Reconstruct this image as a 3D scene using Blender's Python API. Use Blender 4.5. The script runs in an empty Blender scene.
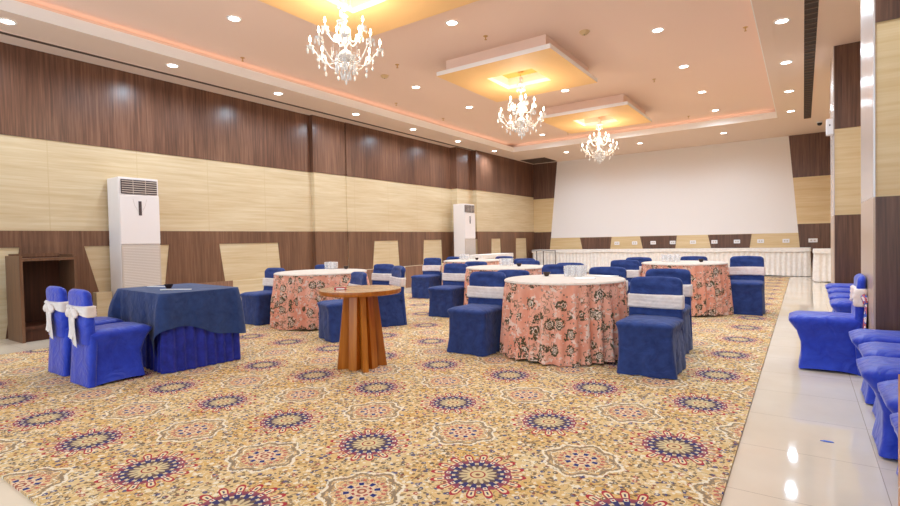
import bpy, bmesh, math, random
from mathutils import Vector, Matrix
random.seed(7)
PI = math.pi
sc = bpy.context.scene
COL = sc.collection

# ---------------------------------------------------------------- camera
F_PX, CX, CY = 509.648, 450.0, 253.0
V1 = Vector((803.3 - CX, 233.0 - CY, F_PX)).normalized()          # world +Y seen by the camera
V2 = -Vector((-285.0 - CX, 256.3 - CY, F_PX)).normalized()        # world +X
V3 = V2.cross(V1)
camd = bpy.data.cameras.new('camera')
cam = bpy.data.objects.new('camera', camd)
COL.objects.link(cam)
camd.sensor_width = 36.0
camd.lens = F_PX / 900.0 * 36.0
camd.clip_start = 0.05
def w(v): return Vector((V2.dot(v), V1.dot(v), V3.dot(v)))
rt, up, bk = w(Vector((1, 0, 0))), w(Vector((0, -1, 0))), w(Vector((0, 0, -1)))
rt.normalize(); bk = (bk - rt * bk.dot(rt)).normalized(); up = bk.cross(rt)
m = Matrix((rt, up, bk)).transposed().to_4x4()
m.translation = (0, 0, 1.2)
cam.matrix_world = m
sc.camera = cam

# ---------------------------------------------------------------- world and exposure
sc.view_settings.view_transform = 'Standard'
sc.view_settings.look = 'None'
sc.view_settings.gamma = 1.0
sc.view_settings.use_curve_mapping = False
sc.view_settings.exposure = 0.60
wd = bpy.data.worlds.new('world'); sc.world = wd; wd.use_nodes = True
wd.node_tree.nodes['Background'].inputs[0].default_value = (0.80, 1.0, 1.20, 1)
wd.node_tree.nodes['Background'].inputs[1].default_value = 1.15
SPOT_W, TRAY_W, CHAND_W, COVE_W = 62.0, 62.0, 28.0, 1.2
WARM = (0.79, 1.0, 1.20)

# ---------------------------------------------------------------- node maths
class S:
    """a float socket with arithmetic"""
    def __init__(s, nt, k): s.nt, s.k = nt, k
    def _m(s, op, *a):
        n = s.nt.nodes.new('ShaderNodeMath'); n.operation = op
        for i, x in enumerate((s,) + a):
            if isinstance(x, S): s.nt.links.new(x.k, n.inputs[i])
            else: n.inputs[i].default_value = float(x)
        return S(s.nt, n.outputs[0])
    def __add__(s, o): return s._m('ADD', o)
    __radd__ = __add__
    def __sub__(s, o): return s._m('SUBTRACT', o)
    def __rsub__(s, o): return (s * -1) + o
    def __mul__(s, o): return s._m('MULTIPLY', o)
    __rmul__ = __mul__
    def __truediv__(s, o): return s._m('DIVIDE', o)
    def lt(s, o): return s._m('LESS_THAN', o)
    def gt(s, o): return s._m('GREATER_THAN', o)
    def abs(s): return s._m('ABSOLUTE')
    def cos(s): return s._m('COSINE')
    def floor(s): return s._m('FLOOR')
    def fract(s): return s._m('FRACT')
    def sqrt(s): return s._m('SQRT')
    def atan2(s, o): return s._m('ARCTAN2', o)
    def max(s, o): return s._m('MAXIMUM', o)
    def min(s, o): return s._m('MINIMUM', o)
    def ring(s, c, wd_): return (s - c).abs().lt(wd_)

class Mat:
    def __init__(s, name, rough=0.5, spec=0.5, metallic=0.0):
        s.m = bpy.data.materials.new(name); s.m.use_nodes = True
        s.nt = s.m.node_tree; s.b = s.nt.nodes['Principled BSDF']
        s.b.inputs['Roughness'].default_value = rough
        s.b.inputs['Specular IOR Level'].default_value = spec
        s.b.inputs['Metallic'].default_value = metallic
    def new(s, t): return s.nt.nodes.new(t)
    def coords(s):
        n = s.new('ShaderNodeTexCoord'); x = s.new('ShaderNodeSeparateXYZ')
        s.nt.links.new(n.outputs['Object'], x.inputs[0]); s.obj = n.outputs['Object']
        return [S(s.nt, o) for o in x.outputs]
    def vec(s, x, y, z):
        n = s.new('ShaderNodeCombineXYZ')
        for i, a in enumerate((x, y, z)):
            if isinstance(a, S): s.nt.links.new(a.k, n.inputs[i])
            else: n.inputs[i].default_value = a
        return n.outputs[0]
    def noise(s, v, scale, detail=2.0, rough=0.5, dist=0.0):
        n = s.new('ShaderNodeTexNoise'); s.nt.links.new(v, n.inputs['Vector'])
        n.inputs['Scale'].default_value = scale; n.inputs['Detail'].default_value = detail
        n.inputs['Roughness'].default_value = rough; n.inputs['Distortion'].default_value = dist
        return S(s.nt, n.outputs[0])
    def voro(s, v, scale, dims='3D', rnd=1.0):
        n = s.new('ShaderNodeTexVoronoi'); n.voronoi_dimensions = dims
        s.nt.links.new(v, n.inputs['Vector']); n.inputs['Scale'].default_value = scale
        n.inputs['Randomness'].default_value = rnd
        x = s.new('ShaderNodeSeparateColor'); s.nt.links.new(n.outputs['Color'], x.inputs[0])
        return S(s.nt, n.outputs['Distance']), [S(s.nt, o) for o in x.outputs]
    def rgb(s, c):
        n = s.new('ShaderNodeRGB'); n.outputs[0].default_value = (*c, 1); return n.outputs[0]
    def mix(s, f, a, b):
        n = s.new('ShaderNodeMix'); n.data_type = 'RGBA'
        if isinstance(f, S): s.nt.links.new(f.k, n.inputs[0])
        else: n.inputs[0].default_value = f
        for i, c in ((6, a), (7, b)):
            if isinstance(c, tuple): n.inputs[i].default_value = (*c, 1)
            else: s.nt.links.new(c, n.inputs[i])
        return n.outputs[2]
    def ramp(s, f, stops):
        n = s.new('ShaderNodeValToRGB'); s.nt.links.new(f.k, n.inputs[0])
        e = n.color_ramp.elements
        while len(e) < len(stops): e.new(0.5)
        for i, (p, c) in enumerate(stops): e[i].position = p; e[i].color = (*c, 1)
        return n.outputs[0]
    def base(s, c):
        if isinstance(c, tuple): s.b.inputs['Base Color'].default_value = (*c, 1)
        else: s.nt.links.new(c, s.b.inputs['Base Color'])
        return s
    def bump(s, f, strength=0.2, dist=0.01):
        n = s.new('ShaderNodeBump'); n.inputs['Strength'].default_value = strength
        n.inputs['Distance'].default_value = dist
        s.nt.links.new(f.k, n.inputs['Height']); s.nt.links.new(n.outputs[0], s.b.inputs['Normal'])
        return s
    def glow(s, c, k):
        s.b.inputs['Emission Color'].default_value = (*c, 1); s.b.inputs['Emission Strength'].default_value = k
        return s

def C(h):   # sRGB hex -> linear tuple
    v = [int(h[i:i + 2], 16) / 255 for i in (0, 2, 4)]
    return tuple(x / 12.92 if x <= .04045 else ((x + .055) / 1.055) ** 2.4 for x in v)

def plain(name, hexc, rough=0.5, spec=0.5, metallic=0.0): return Mat(name, rough, spec, metallic).base(C(hexc)).m

def fabric(name, hexa, hexb, rough=0.85, scale=14, sheen=0.15):
    M = Mat(name, rough, 0.25); M.coords()
    n = M.noise(M.obj, scale, 3, 0.6)
    M.base(M.ramp(n, [(0.3, C(hexa)), (0.7, C(hexb))]))
    M.b.inputs['Sheen Weight'].default_value = sheen
    M.bump(M.noise(M.obj, 6, 2, 0.5, 1.6), 0.45, 0.035)
    return M.m

def wood(name, dark, mid, light, along='z', seam=None, rough=0.35, spec=0.4, fine=34):
    M = Mat(name, rough, spec); x, y, z = M.coords()
    if along == 'z': v = M.vec(x * fine, y * fine, z * 1.2)
    elif along == 'y': v = M.vec(x * fine, y * 1.2, z * fine)
    elif along == 'x': v = M.vec(x * 1.2, y * fine, z * fine)
    else: v = M.vec(x * 1.1, y * 1.1, z * fine)              # horizontal streaks on any wall
    n = M.noise(v, 1.0, 3, 0.65, 0.3)
    if along == 'z': v2 = M.vec(x * 3.2, y * 3.2, z * 0.15)
    else: v2 = M.vec(x * 0.6, y * 0.6, z * 5)
    n2 = M.noise(v2, 1.0, 2, 0.5)
    c = M.ramp(n * 0.65 + n2 * 0.35, [(0.32, C(dark)), (0.5, C(mid)), (0.68, C(light))])
    if seam:
        ax, off, step = seam
        q = (((x if ax == 'x' else y) - off) / step).fract()
        line = (q - 0.5).abs().gt(0.5 - 0.007 / step)
        c = M.mix(line * 0.6, c, C(dark))
    M.base(c)
    return M.m

# ---------------------------------------------------------------- materials
m_dark = wood('dark walnut laminate', '4c2f22', '6c4836', '8a6049', 'z', ('y', 2.75, 1.19), 0.30, 0.45)
m_darkx = wood('dark walnut laminate on end wall', '4c3024', '674634', '805a46', 'z', None, 0.36, 0.5)
m_band = wood('walnut laminate band', '5a3c2b', '76523c', '8e664c', 'z', None, 0.4, 0.4)
m_beige = wood('pale maple laminate', 'c9ac82', 'd4bb95', 'dec9a6', 'h', ('y', 2.75, 1.19), 0.38, 0.4, 26)
m_beigex = wood('pale maple laminate on pillars', 'd2ae7c', 'dabb8c', 'e3c79c', 'h', None, 0.38, 0.4, 26)
m_plinth = wood('walnut plinth', '744e3c', '8e6650', 'a07860', 'z', None, 0.45, 0.4)
m_pclad = plain('pale metallic pillar cladding', 'd9cdc6', 0.22, 0.6, 0.35)
m_pclad2 = plain('beige pillar cladding', 'c3a68f', 0.3, 0.5)
m_ceil = plain('peach ceiling paint', 'f7d8c6', 0.75, 0.3)
m_soff = plain('cream soffit paint', 'edd4c2', 0.7, 0.3)
m_white = plain('white moulding paint', 'fcf6f0', 0.55, 0.3)
m_screen = plain('white painted projection wall', 'f0e6e0', 0.8, 0.2)
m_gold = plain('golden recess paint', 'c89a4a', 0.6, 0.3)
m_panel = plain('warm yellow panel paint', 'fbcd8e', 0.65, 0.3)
m_void = plain('dark louvre', '3d2c24', 0.7)
m_louv = plain('brown louvre blade', '6b5546', 0.5)
m_wplast = plain('white plastic', 'efe9e8', 0.35)
m_acbody = plain('white enamelled cabinet', 'f0e4de', 0.32)
m_acgrey = plain('warm grey air grille', 'cbb9ab', 0.5)
m_acdark = plain('dark air outlet', '4c3a38', 0.5)
m_black = plain('black plastic', '1f1a1c', 0.35)
m_chrome = plain('brushed steel', 'b9b2aa', 0.25, 0.5, 0.9)
m_brass = plain('gilded metal', 'cfa45c', 0.3, 0.5, 0.9)
m_frame = plain('dark brown metal frame', '4a3531', 0.4, 0.5, 0.5)
m_navy = fabric('navy chair cover cloth', '26366a', '324682')
m_royal = fabric('royal blue stretch cover', '1c30a4', '2a44c0', 0.42, 8, 0.25)
m_table_navy = fabric('navy table cloth', '263660', '304474')
m_skirt_blue = fabric('royal blue pleated skirt', '1a2078', '262e98', 0.6)
m_sash = fabric('ivory satin sash', 'e4d2c6', 'f3e4da', 0.55)
m_sashp = fabric('peach tinted sash', 'eccfc2', 'f8e6dc', 0.6)
m_linen = fabric('white table linen', 'eee2d8', 'fbf2ea', 0.8)
m_topper = fabric('cream table topper', 'd2beac', 'e0cebd', 0.75)
m_bowl = plain('dark brown bowl', '3c2a28', 0.25)
m_paper = plain('white paper', 'f6f1ec', 0.7)
m_red = plain('red carton', 'b3282e', 0.45)
m_lam = wood('tan laminate top', 'c99c70', 'd8ae84', 'e4c09a', 'x', None, 0.12, 0.6)
m_orange = wood('orange teak veneer', '8a430c', 'ad5f14', 'c87a26', 'z', None, 0.3, 0.5, 22)
m_lect = wood('brown lectern veneer', '5a3d2a', '6e4c36', '80593f', 'z', None, 0.4, 0.4)
m_lectin = wood('dark lectern interior', '3d2014', '4c2a1a', '5b3321', 'z', None, 0.5, 0.3)
m_lamp = Mat('downlight lens', 0.5).base((1, 1, 1)).glow((1, 0.95, 0.9), 9).m
m_bulb = Mat('lit candle bulb', 0.5).base((1, 1, 1)).glow((1, 0.86, 0.66), 14).m
M = Mat('clear cut crystal', 0.06, 0.8); M.base((1, 0.98, 0.95)); M.b.inputs['Transmission Weight'].default_value = 0.12
m_crys = M.m
M = Mat('clear drinking glass', 0.12, 0.5); M.base((1, 0.97, 0.95)); M.b.inputs['Transmission Weight'].default_value = 0.45
M.b.inputs['IOR'].default_value = 1.25; M.b.inputs['Alpha'].default_value = 0.38; m_glass = M.m

def floral(name='floral table cloth', base='ea9c80', base2='f4b79e'):
    M = Mat(name, 0.8, 0.2); x, y, z = M.coords()
    wob = M.noise(M.obj, 30, 2, 0.5)
    c = M.ramp(M.noise(M.obj, 5, 2), [(0.35, C(base)), (0.65, C(base2))])
    vine = M.noise(M.obj, 11, 2, 0.5, 0.8)
    c = M.mix((vine - 0.5).abs().lt(0.02) * M.noise(M.obj, 5, 1).gt(0.5) * 0.75, c, C('8d6a50'))
    c = M.mix(M.noise(M.obj, 15, 3, 0.7).gt(0.58) * 0.75, c, C('f3dccb'))
    d, r = M.voro(M.obj, 26)
    c = M.mix(d.lt(0.24) * r[0].gt(0.45), c, C('6e5743'))
    c = M.mix(d.lt(0.12) * r[0].gt(0.45), c, C('f3ddc8'))
    d, r = M.voro(M.obj, 8.0)
    dd = d + (wob - 0.5) * 0.42
    on = r[1].gt(0.12)
    leaf = M.noise(M.obj, 46, 2, 0.5).gt(0.46)
    c = M.mix(dd.lt(0.45) * leaf * on, c, C('5c523c'))
    c = M.mix(dd.lt(0.27) * on, c, C('f1d9c4'))
    c = M.mix(dd.ring(0.185, 0.035) * on, c, C('5d4a33'))
    c = M.mix(dd.ring(0.085, 0.022) * on, c, C('8a6f52'))
    M.base(c); return M.m
m_floral = floral()

def carpet_mat():
    M = Mat('patterned hotel carpet', 0.95, 0.1); x, y, z = M.coords()
    PX, PY = 0.757, 0.882
    v2 = M.vec(x, y, 0.0)
    c = M.ramp(M.noise(v2, 3.5, 3, 0.6), [(0.35, C('d8a962')), (0.65, C('dfbf8a'))])
    c = M.mix(M.noise(v2, 16, 3, 0.7).gt(0.60) * 0.3, c, C('e6cfa8'))
    # scrolling stems
    s1 = M.noise(v2, 9.0, 2, 0.5, 1.2)
    c = M.mix((s1 - 0.5).abs().lt(0.016) * 0.75, c, C('7d6048'))
    s2 = M.noise(v2, 12.0, 2, 0.5, 1.6)
    c = M.mix((s2 - 0.46).abs().lt(0.012) * 0.8, c, C('f0e2c6'))
    # small flowers and leaves
    for sc_, th, cols in ((17, 0.23, (('5c4a44', .0, .36), ('b5524a', .36, .50), ('3b3f72', .50, .66), ('efe0c4', .66, .86))),
                          (31, 0.27, (('6c5443', .0, .34), ('eddcc0', .45, .66), ('8c3f38', .72, .82), ('434a78', .86, .96)))):
        d, r = M.voro(v2, sc_, '2D')
        dd = d + (M.noise(v2, 90, 1) - 0.5) * 0.25
        for h, lo, hi in cols:
            c = M.mix(dd.lt(th) * r[0].gt(lo) * r[0].lt(hi) * 0.85, c, C(h))
        c = M.mix(dd.lt(th * 0.40) * r[0].lt(.6) * (0.8 if sc_ < 20 else 0.0), c, C('f0dfc2'))
    # round red and navy medallions
    def local(ox, oy):
        u = ((x - ox) / PX + 0.5).fract() - 0.5; v = ((y - oy) / PY + 0.5).fract() - 0.5
        u = u * PX; v = v * PY
        return (u * u + v * v).sqrt(), v.atan2(u)
    r, t = local(-1.36, 2.165)
    p = (t * 16).cos()
    ap = p.max(0.0).sqrt()
    outer = r - ap * 0.034
    c = M.mix(outer.lt(0.210) * p.gt(-0.2), c, C('b43c42'))
    c = M.mix(outer.lt(0.191) * p.gt(0.45), c, C('ead2a6'))
    c = M.mix(r.ring(0.196, 0.013) * p.gt(0.93), c, C('5b4a5c'))
    c = M.mix((r - ap * 0.006).lt(0.168), c, C('a4505a'))
    inner = r - ap * 0.022
    c = M.mix(inner.lt(0.146), c, C('453f68'))
    c = M.mix(r.ring(0.142, 0.018) * p.lt(-0.45), c, C('8c4a54'))
    c = M.mix(r.ring(0.151, 0.011) * p.gt(0.45), c, C('efdcba'))
    c = M.mix(r.ring(0.151, 0.005) * p.gt(0.85), c, C('b23a40'))
    q = (t * 16 + PI).cos()
    c = M.mix(r.ring(0.122, 0.009) * q.gt(0.2), c, C('d9c49c'))
    c = M.mix((r - q * 0.010).lt(0.106), c, C('6f5750'))
    c = M.mix((r - (t * 16).cos() * 0.012).lt(0.086), c, C('d2bc92'))
    c = M.mix(r.ring(0.068, 0.016) * (t * 16).cos().lt(-0.2) * 0.8, c, C('86694f'))
    c = M.mix((r - (t * 9).cos() * 0.010).lt(0.052) * 0.8, c, C('dcc18c'))
    c = M.mix(r.ring(0.036, 0.004), c, C('a8443c'))
    c = M.mix(r.lt(0.012), c, C('8a5a44'))
    # eight lobed cream medallions
    r, t = local(-1.36 + PX / 2, 2.165 + PY / 2)
    p = (t * 8).cos(); p4 = (t * 4).cos()
    wob = (M.noise(v2, 60, 1) - 0.5) * 0.034
    rr = r - p * 0.014 - p4 * 0.008 + wob
    c = M.mix(rr.ring(0.196, 0.007) * 0.9, c, C('efe0c6'))
    c = M.mix(rr.lt(0.186) * 0.6, c, C('e2b87e'))
    c = M.mix(rr.ring(0.178, 0.007) * 0.9, c, C('8c7863'))
    c = M.mix((rr + p * 0.012).ring(0.160, 0.006), c, C('9a8064'))
    c = M.mix(rr.ring(0.148, 0.004), c, C('efe0c2'))
    c = M.mix((r - p * 0.006).lt(0.128) * 0.75, c, C('e6c08e'))
    c = M.mix((M.noise(v2, 34, 2) - 0.5).abs().lt(0.03) * r.lt(0.15) * 0.8, c, C('8c6a5c'))
    d16 = (t * 20).cos()
    c = M.mix(r.ring(0.112, 0.011) * d16.gt(0.1) * 0.85, c, C('c25c54'))
    c = M.mix((r - p * 0.018).lt(0.084) * 0.6, c, C('eccfae'))
    c = M.mix(r.ring(0.074, 0.014) * p.gt(0.25), c, C('32376f'))
    c = M.mix(r.ring(0.045, 0.006) * p.lt(0.4), c, C('a8484a'))
    c = M.mix(r.ring(0.018, 0.006), c, C('a8604a'))
    M.base(c)
    M.bump(M.noise(v2, 220, 2), 0.25, 0.004)
    return M.m
m_carpet = carpet_mat()

def tile_mat():
    M = Mat('polished cream floor tile', 0.05, 0.55); x, y, z = M.coords()
    T = 0.62
    a = ((x + 0.307) / T).fract(); b = ((y - 0.23) / T).fract()
    line = ((a - 0.5).abs().gt(0.497)).max((b - 0.5).abs().gt(0.497))
    cell, r = M.voro(M.vec(((x + 0.307) / T).floor(), ((y - 0.23) / T).floor(), 0.0), 1.0)
    c = M.ramp(M.noise(M.obj, 1.6, 4, 0.6), [(0.3, C('e3cfb6')), (0.7, C('ecdcc6'))])
    c = M.mix(r[0] * 0.25, c, C('e9d6bd'))
    c = M.mix(line * 0.7, c, C('a98e76'))
    M.base(c); return M.m
m_tile = tile_mat()

# ---------------------------------------------------------------- mesh helpers
def link(name, me, mat, parent=None, smooth=False):
    o = bpy.data.objects.new(name, me); COL.objects.link(o)
    if mat is not None and not me.materials: me.materials.append(mat)
    if parent is not None: o.parent = parent
    if smooth:
        for p in me.polygons: p.use_smooth = True
    return o

def obj(name, bm, mat, parent=None, smooth=False, loc=None, sharp=None):
    me = bpy.data.meshes.new(name); bm.normal_update(); bm.to_mesh(me); bm.free()
    o = link(name, me, mat, parent, smooth)
    if smooth and sharp: me.set_sharp_from_angle(angle=math.radians(sharp))
    if loc: o.location = loc
    return o

def box(bm, x0, x1, y0, y1, z0, z1, bev=0.0):
    vs = [bm.verts.new((x, y, z)) for z in (z0, z1) for y in (y0, y1) for x in (x0, x1)]
    fs = [bm.faces.new([vs[i] for i in f]) for f in ((0, 2, 3, 1), (4, 5, 7, 6), (0, 1, 5, 4), (2, 6, 7, 3), (0, 4, 6, 2), (1, 3, 7, 5))]
    if bev > 0:
        bmesh.ops.bevel(bm, geom=list({e for f in fs for e in f.edges}), offset=bev, segments=2, affect='EDGES', profile=0.6)
    return bm
def nb(*a, bev=0.0): return box(bmesh.new(), *a, bev=bev)

def prism(pts, axis, a0, a1, bm=None):
    """polygon pts (2D) extruded along axis between a0 and a1"""
    bm = bm or bmesh.new()
    def P(p, a):
        return {'x': (a, p[0], p[1]), 'y': (p[0], a, p[1]), 'z': (p[0], p[1], a)}[axis]
    A = [bm.verts.new(P(p, a0)) for p in pts]; B = [bm.verts.new(P(p, a1)) for p in pts]
    n = len(pts)
    bm.faces.new(A); bm.faces.new(B[::-1])
    for i in range(n): bm.faces.new((A[i], B[i], B[(i + 1) % n], A[(i + 1) % n]))
    bmesh.ops.recalc_face_normals(bm, faces=bm.faces[:])
    return bm

def lathe(prof, seg=24, bm=None, cx=0, cy=0, close=False):
    bm = bm or bmesh.new(); rows = []
    for r, z in prof:
        if r < 1e-5: rows.append([bm.verts.new((cx, cy, z))])
        else: rows.append([bm.verts.new((cx + r * math.cos(2 * PI * k / seg), cy + r * math.sin(2 * PI * k / seg), z)) for k in range(seg)])
    for A, B in zip(rows, rows[1:]):
        for k in range(seg):
            l = (k + 1) % seg
            if len(A) == 1 and len(B) == 1: continue
            if len(A) == 1: bm.faces.new((A[0], B[k], B[l]))
            elif len(B) == 1: bm.faces.new((A[k], A[l], B[0]))
            else: bm.faces.new((A[k], A[l], B[l], B[k]))
    bmesh.ops.recalc_face_normals(bm, faces=bm.faces[:])
    return bm

def loft(rings, bm=None, cap0=True, cap1=True):
    bm = bm or bmesh.new()
    R = [[bm.verts.new(p) for p in r] for r in rings]; n = len(rings[0])
    for A, B in zip(R, R[1:]):
        for k in range(n):
            l = (k + 1) % n; bm.faces.new((A[k], A[l], B[l], B[k]))
    if cap0: bm.faces.new(R[0][::-1])
    if cap1: bm.faces.new(R[-1])
    return bm

def tube(pts, rad, seg=8, bm=None, taper=None):
    bm = bm or bmesh.new(); pts = [Vector(p) for p in pts]; rings = []
    for i, p in enumerate(pts):
        d = (pts[min(i + 1, len(pts) - 1)] - pts[max(i - 1, 0)]).normalized()
        a = Vector((0, 0, 1)) if abs(d.z) < 0.95 else Vector((1, 0, 0))
        u = d.cross(a).normalized(); v = d.cross(u).normalized()
        r = rad if taper is None else taper[i]
        rings.append([p + (u * math.cos(2 * PI * k / seg) + v * math.sin(2 * PI * k / seg)) * r for k in range(seg)])
    return loft(rings, bm)

def rrect(hx, hy, r, n=6, per=4):
    """rounded rectangle outline, counter-clockwise, with extra points on the sides"""
    pts = []
    cs = ((hx - r, hy - r, 0), (-hx + r, hy - r, PI / 2), (-hx + r, -hy + r, PI), (hx - r, -hy + r, 1.5 * PI))
    for i, (cx, cy, a) in enumerate(cs):
        arc = [(cx + r * math.cos(a + PI / 2 * k / n), cy + r * math.sin(a + PI / 2 * k / n)) for k in range(n + 1)]
        pts += arc
        nx = cs[(i + 1) % 4]; e = (nx[0] + r * math.cos(nx[2]), nx[1] + r * math.sin(nx[2])); s = arc[-1]
        for k in range(1, per): pts.append((s[0] + (e[0] - s[0]) * k / per, s[1] + (e[1] - s[1]) * k / per))
    return pts

def props(o, label=None, cat=None, group=None, kind=None):
    if label: o['label'] = label
    if cat: o['category'] = cat
    if group: o['group'] = group
    if kind: o['kind'] = kind
    return o
def thing(name, label, cat, loc=(0, 0, 0), rz=0.0, group=None):
    o = bpy.data.objects.new(name, None); COL.objects.link(o); o.empty_display_size = 0.1
    o.location = loc; o.rotation_euler = (0, 0, rz)
    return props(o, label, cat, group)
def struct(name, bm, mat, parent=None, smooth=False):
    o = obj(name, bm, mat, parent, smooth)
    if parent is None: o['kind'] = 'structure'
    return o
def copy_tree(o, parent=None):
    c = o.copy(); COL.objects.link(c)
    if parent is not None: c.parent = parent
    for ch in list(o.children): copy_tree(ch, c)
    return c
def place(proto, used, loc, rz, label, group=None, scale=None):
    o = copy_tree(proto) if proto.name in used else proto
    used.add(proto.name)
    o.location = loc; o.rotation_euler = (0, 0, rz); o['label'] = label
    if group: o['group'] = group
    if scale: o.scale = scale
    return o

# ================================================================ ROOM
XL, YF, XR = -8.87, 17.7, 1.5
CZ, SZ = 4.25, 4.0
CAR = 0.012
floor = struct('floor', nb(-9.4, XR + .2, -1.5, 18.2, -0.1, 0), m_tile)
carpet = obj('carpet', nb(-7.5, -0.307, 0.822, 16.6, 0.0005, CAR), m_carpet)
props(carpet, 'large ochre patterned carpet with red and cream medallions covering the hall floor', 'carpet')

# ceiling: high tray, low soffit round it, white lip
bm = bmesh.new(); box(bm, -9.4, XR + .2, -1.5, 18.2, CZ, CZ + .12)
ceiling = struct('ceiling', bm, m_ceil)
TX0, TX1, TY1 = -7.66, -0.50, 14.72
LIP = 0.17
bm = bmesh.new()
box(bm, -9.4, TX0 - LIP, -1.5, 18.2, SZ, CZ - .001)
box(bm, TX1 + LIP, XR + .2, -1.5, 18.2, SZ, CZ - .001)
box(bm, TX0 - LIP, TX1 + LIP, TY1 + LIP, 18.2, SZ, CZ - .001)
struct('soffit', bm, m_soff, ceiling)
LZ = SZ + 0.14
bm = prism([(TX0 - LIP, -1.5), (TX0, -1.5), (TX0, TY1), (TX1, TY1), (TX1, -1.5), (TX1 + LIP, -1.5), (TX1 + LIP, TY1 + LIP), (TX0 - LIP, TY1 + LIP)], 'z', SZ - .004, LZ)
struct('soffit_edge', bm, m_soff, ceiling)
bm = prism([(TX0, -1.5), (TX0 + .012, -1.5), (TX0 + .012, TY1 - .012), (TX1 - .012, TY1 - .012), (TX1 - .012, -1.5), (TX1, -1.5), (TX1, TY1), (TX0, TY1)], 'z', SZ - .006, LZ + .006)
struct('lip_moulding', bm, m_white, ceiling)

def area(name, loc, sx, sy, watts, col, rot=(0, 0, 0), parent=None):
    d = bpy.data.lights.new(name, 'AREA'); d.shape = 'RECTANGLE'; d.size = sx; d.size_y = sy; d.energy = watts; d.color = col
    o = bpy.data.objects.new(name, d); COL.objects.link(o); o.location = loc; o.rotation_euler = rot
    if parent: o.parent = parent
    return o
COVE = (1.0, 0.78, 0.64)
area('cove_light', (TX0 - .09, 6.6, LZ + .012), 0.05, 16, COVE_W * 3, COVE, (PI, 0, 0), ceiling)
area('cove_light', (TX1 + .09, 6.6, LZ + .012), 0.05, 16, COVE_W * 3, COVE, (PI, 0, 0), ceiling)
area('cove_light', ((TX0 + TX1) / 2, TY1 + .09, LZ + .012), 7.0, 0.05, COVE_W * 1.4, COVE, (PI, 0, 0), ceiling)

# ---- left wall
bay = [(-1.5, 7.5, -8.87), (7.5, 8.45, -8.78), (8.45, 12.75, -8.76), (12.75, 13.6, -8.54), (13.6, YF + .2, -8.38)]
bm = bmesh.new()
for a, b, x in bay: box(bm, -9.4, x, a, b, 0, SZ + .01)
wl = struct('wall_left', bm, m_beige)
for a, b, x in bay:
    b2 = min(b, YF)
    a2 = a - .012 if x in (-8.78, -8.54, -8.38) else a
    struct('upper_panel', nb(x - .4, x + .012, a2, b2, 2.76, SZ - .001), m_dark, wl)
    struct('band_panel', nb(x - .4, x + .014, a2, b2, 1.232, 1.463), m_band, wl)
def low(y0t, y1t, y0b, y1b, x, zb=0.0):
    struct('lower_panel', prism([(y0b, zb), (y1b, zb), (y1t, 1.232), (y0t, 1.232)], 'x', x, x + .012), m_band, wl)
low(2.39, 3.155, 2.20, 3.46, -8.87)
low(4.404, 5.307, 4.25, 5.47, -8.87)
low(6.594, 7.5, 6.70, 7.5, -8.87)
struct('lower_panel', nb(-9.1, -8.767, 7.488, 8.45, 0, 1.232), m_band, wl)
low(8.45, 9.34, 8.45, 9.18, -8.76)
low(10.235, 11.34, 10.32, 11.24, -8.76)
low(12.19, 12.75, 12.24, 12.75, -8.76)
struct('lower_panel', nb(-9.0, -8.527, 12.738, 13.6, 0, 1.232), m_band, wl)
low(13.6, 14.46, 13.6, 14.40, -8.38)
low(15.06, 16.19, 15.12, 16.13, -8.38)
low(16.99, 17.69, 17.05, 17.69, -8.38)
# projecting plinth along the foot of the wall
struct('plinth', nb(-8.87, -8.72, 3.24, 3.455, 0, .53, bev=.006), m_beige, wl)
struct('plinth', nb(-8.87, -8.72, 4.09, 7.5, 0, .53, bev=.006), m_beige, wl)
struct('plinth_panel', nb(-8.72, -8.705, 4.25, 5.46, 0, .545), m_plinth, wl)
struct('plinth', nb(-8.76, -8.46, 8.45, 12.5, 0, .54, bev=.006), m_beige, wl)
struct('plinth_panel', nb(-8.46, -8.445, 10.16, 11.18, 0, .55), m_plinth, wl)
struct('plinth_panel', nb(-8.46, -8.445, 8.45, 9.05, 0, .55), m_plinth, wl)
struct('plinth_panel', nb(-8.72, -8.705, 6.7, 7.5, 0, .54), m_plinth, wl)

# ---- far wall
wf = struct('wall_far', nb(-9.4, XR + .2, YF, YF + .3, 0, SZ + .01), m_screen)
def far(pts, mat, name, t=.012): return struct(name, prism(pts, 'y', YF - t, YF, ), mat, wf)
XLF = -8.38
def xl(z): return -7.41 - (4 - z) * 0.105
def xr(z): return -0.335 + (4 - z) * 0.078
far([(XLF, 2.68), (xl(2.68), 2.68), (xl(4), 4), (XLF, 4)], m_darkx, 'upper_panel')
far([(XLF, 1.44), (xl(1.44), 1.44), (xl(2.68), 2.68), (XLF, 2.68)], m_beigex, 'middle_panel')
far([(XLF, 0), (xl(0), 0), (xl(1.44), 1.44), (XLF, 1.44)], m_darkx, 'lower_panel')
far([(xr(2.79), 2.79), (XR, 2.79), (XR, 4), (xr(4), 4)], m_darkx, 'upper_panel')
far([(xr(1.46), 1.46), (XR, 1.46), (XR, 2.79), (xr(2.79), 2.79)], m_beigex, 'middle_panel')
far([(xr(0), 0), (XR, 0), (XR, 1.46), (xr(1.46), 1.46)], m_darkx, 'lower_panel')
far([(xl(0), 0), (xr(0), 0), (xr(1.21), 1.21), (xl(1.21), 1.21)], m_beigex, 'dado_panel', .010)
for a, b in ((-6.58, -5.45), (-4.50, -3.35), (-2.45, -1.27)):
    far([(a + .24, 0), (b - .16, 0), (b, 1.205), (a, 1.205)], m_darkx, 'dado_panel', .018)

wr = struct('wall_right', nb(XR, XR + .2, -1.5, YF + .3, 0, SZ + .01), m_beigex)

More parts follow.
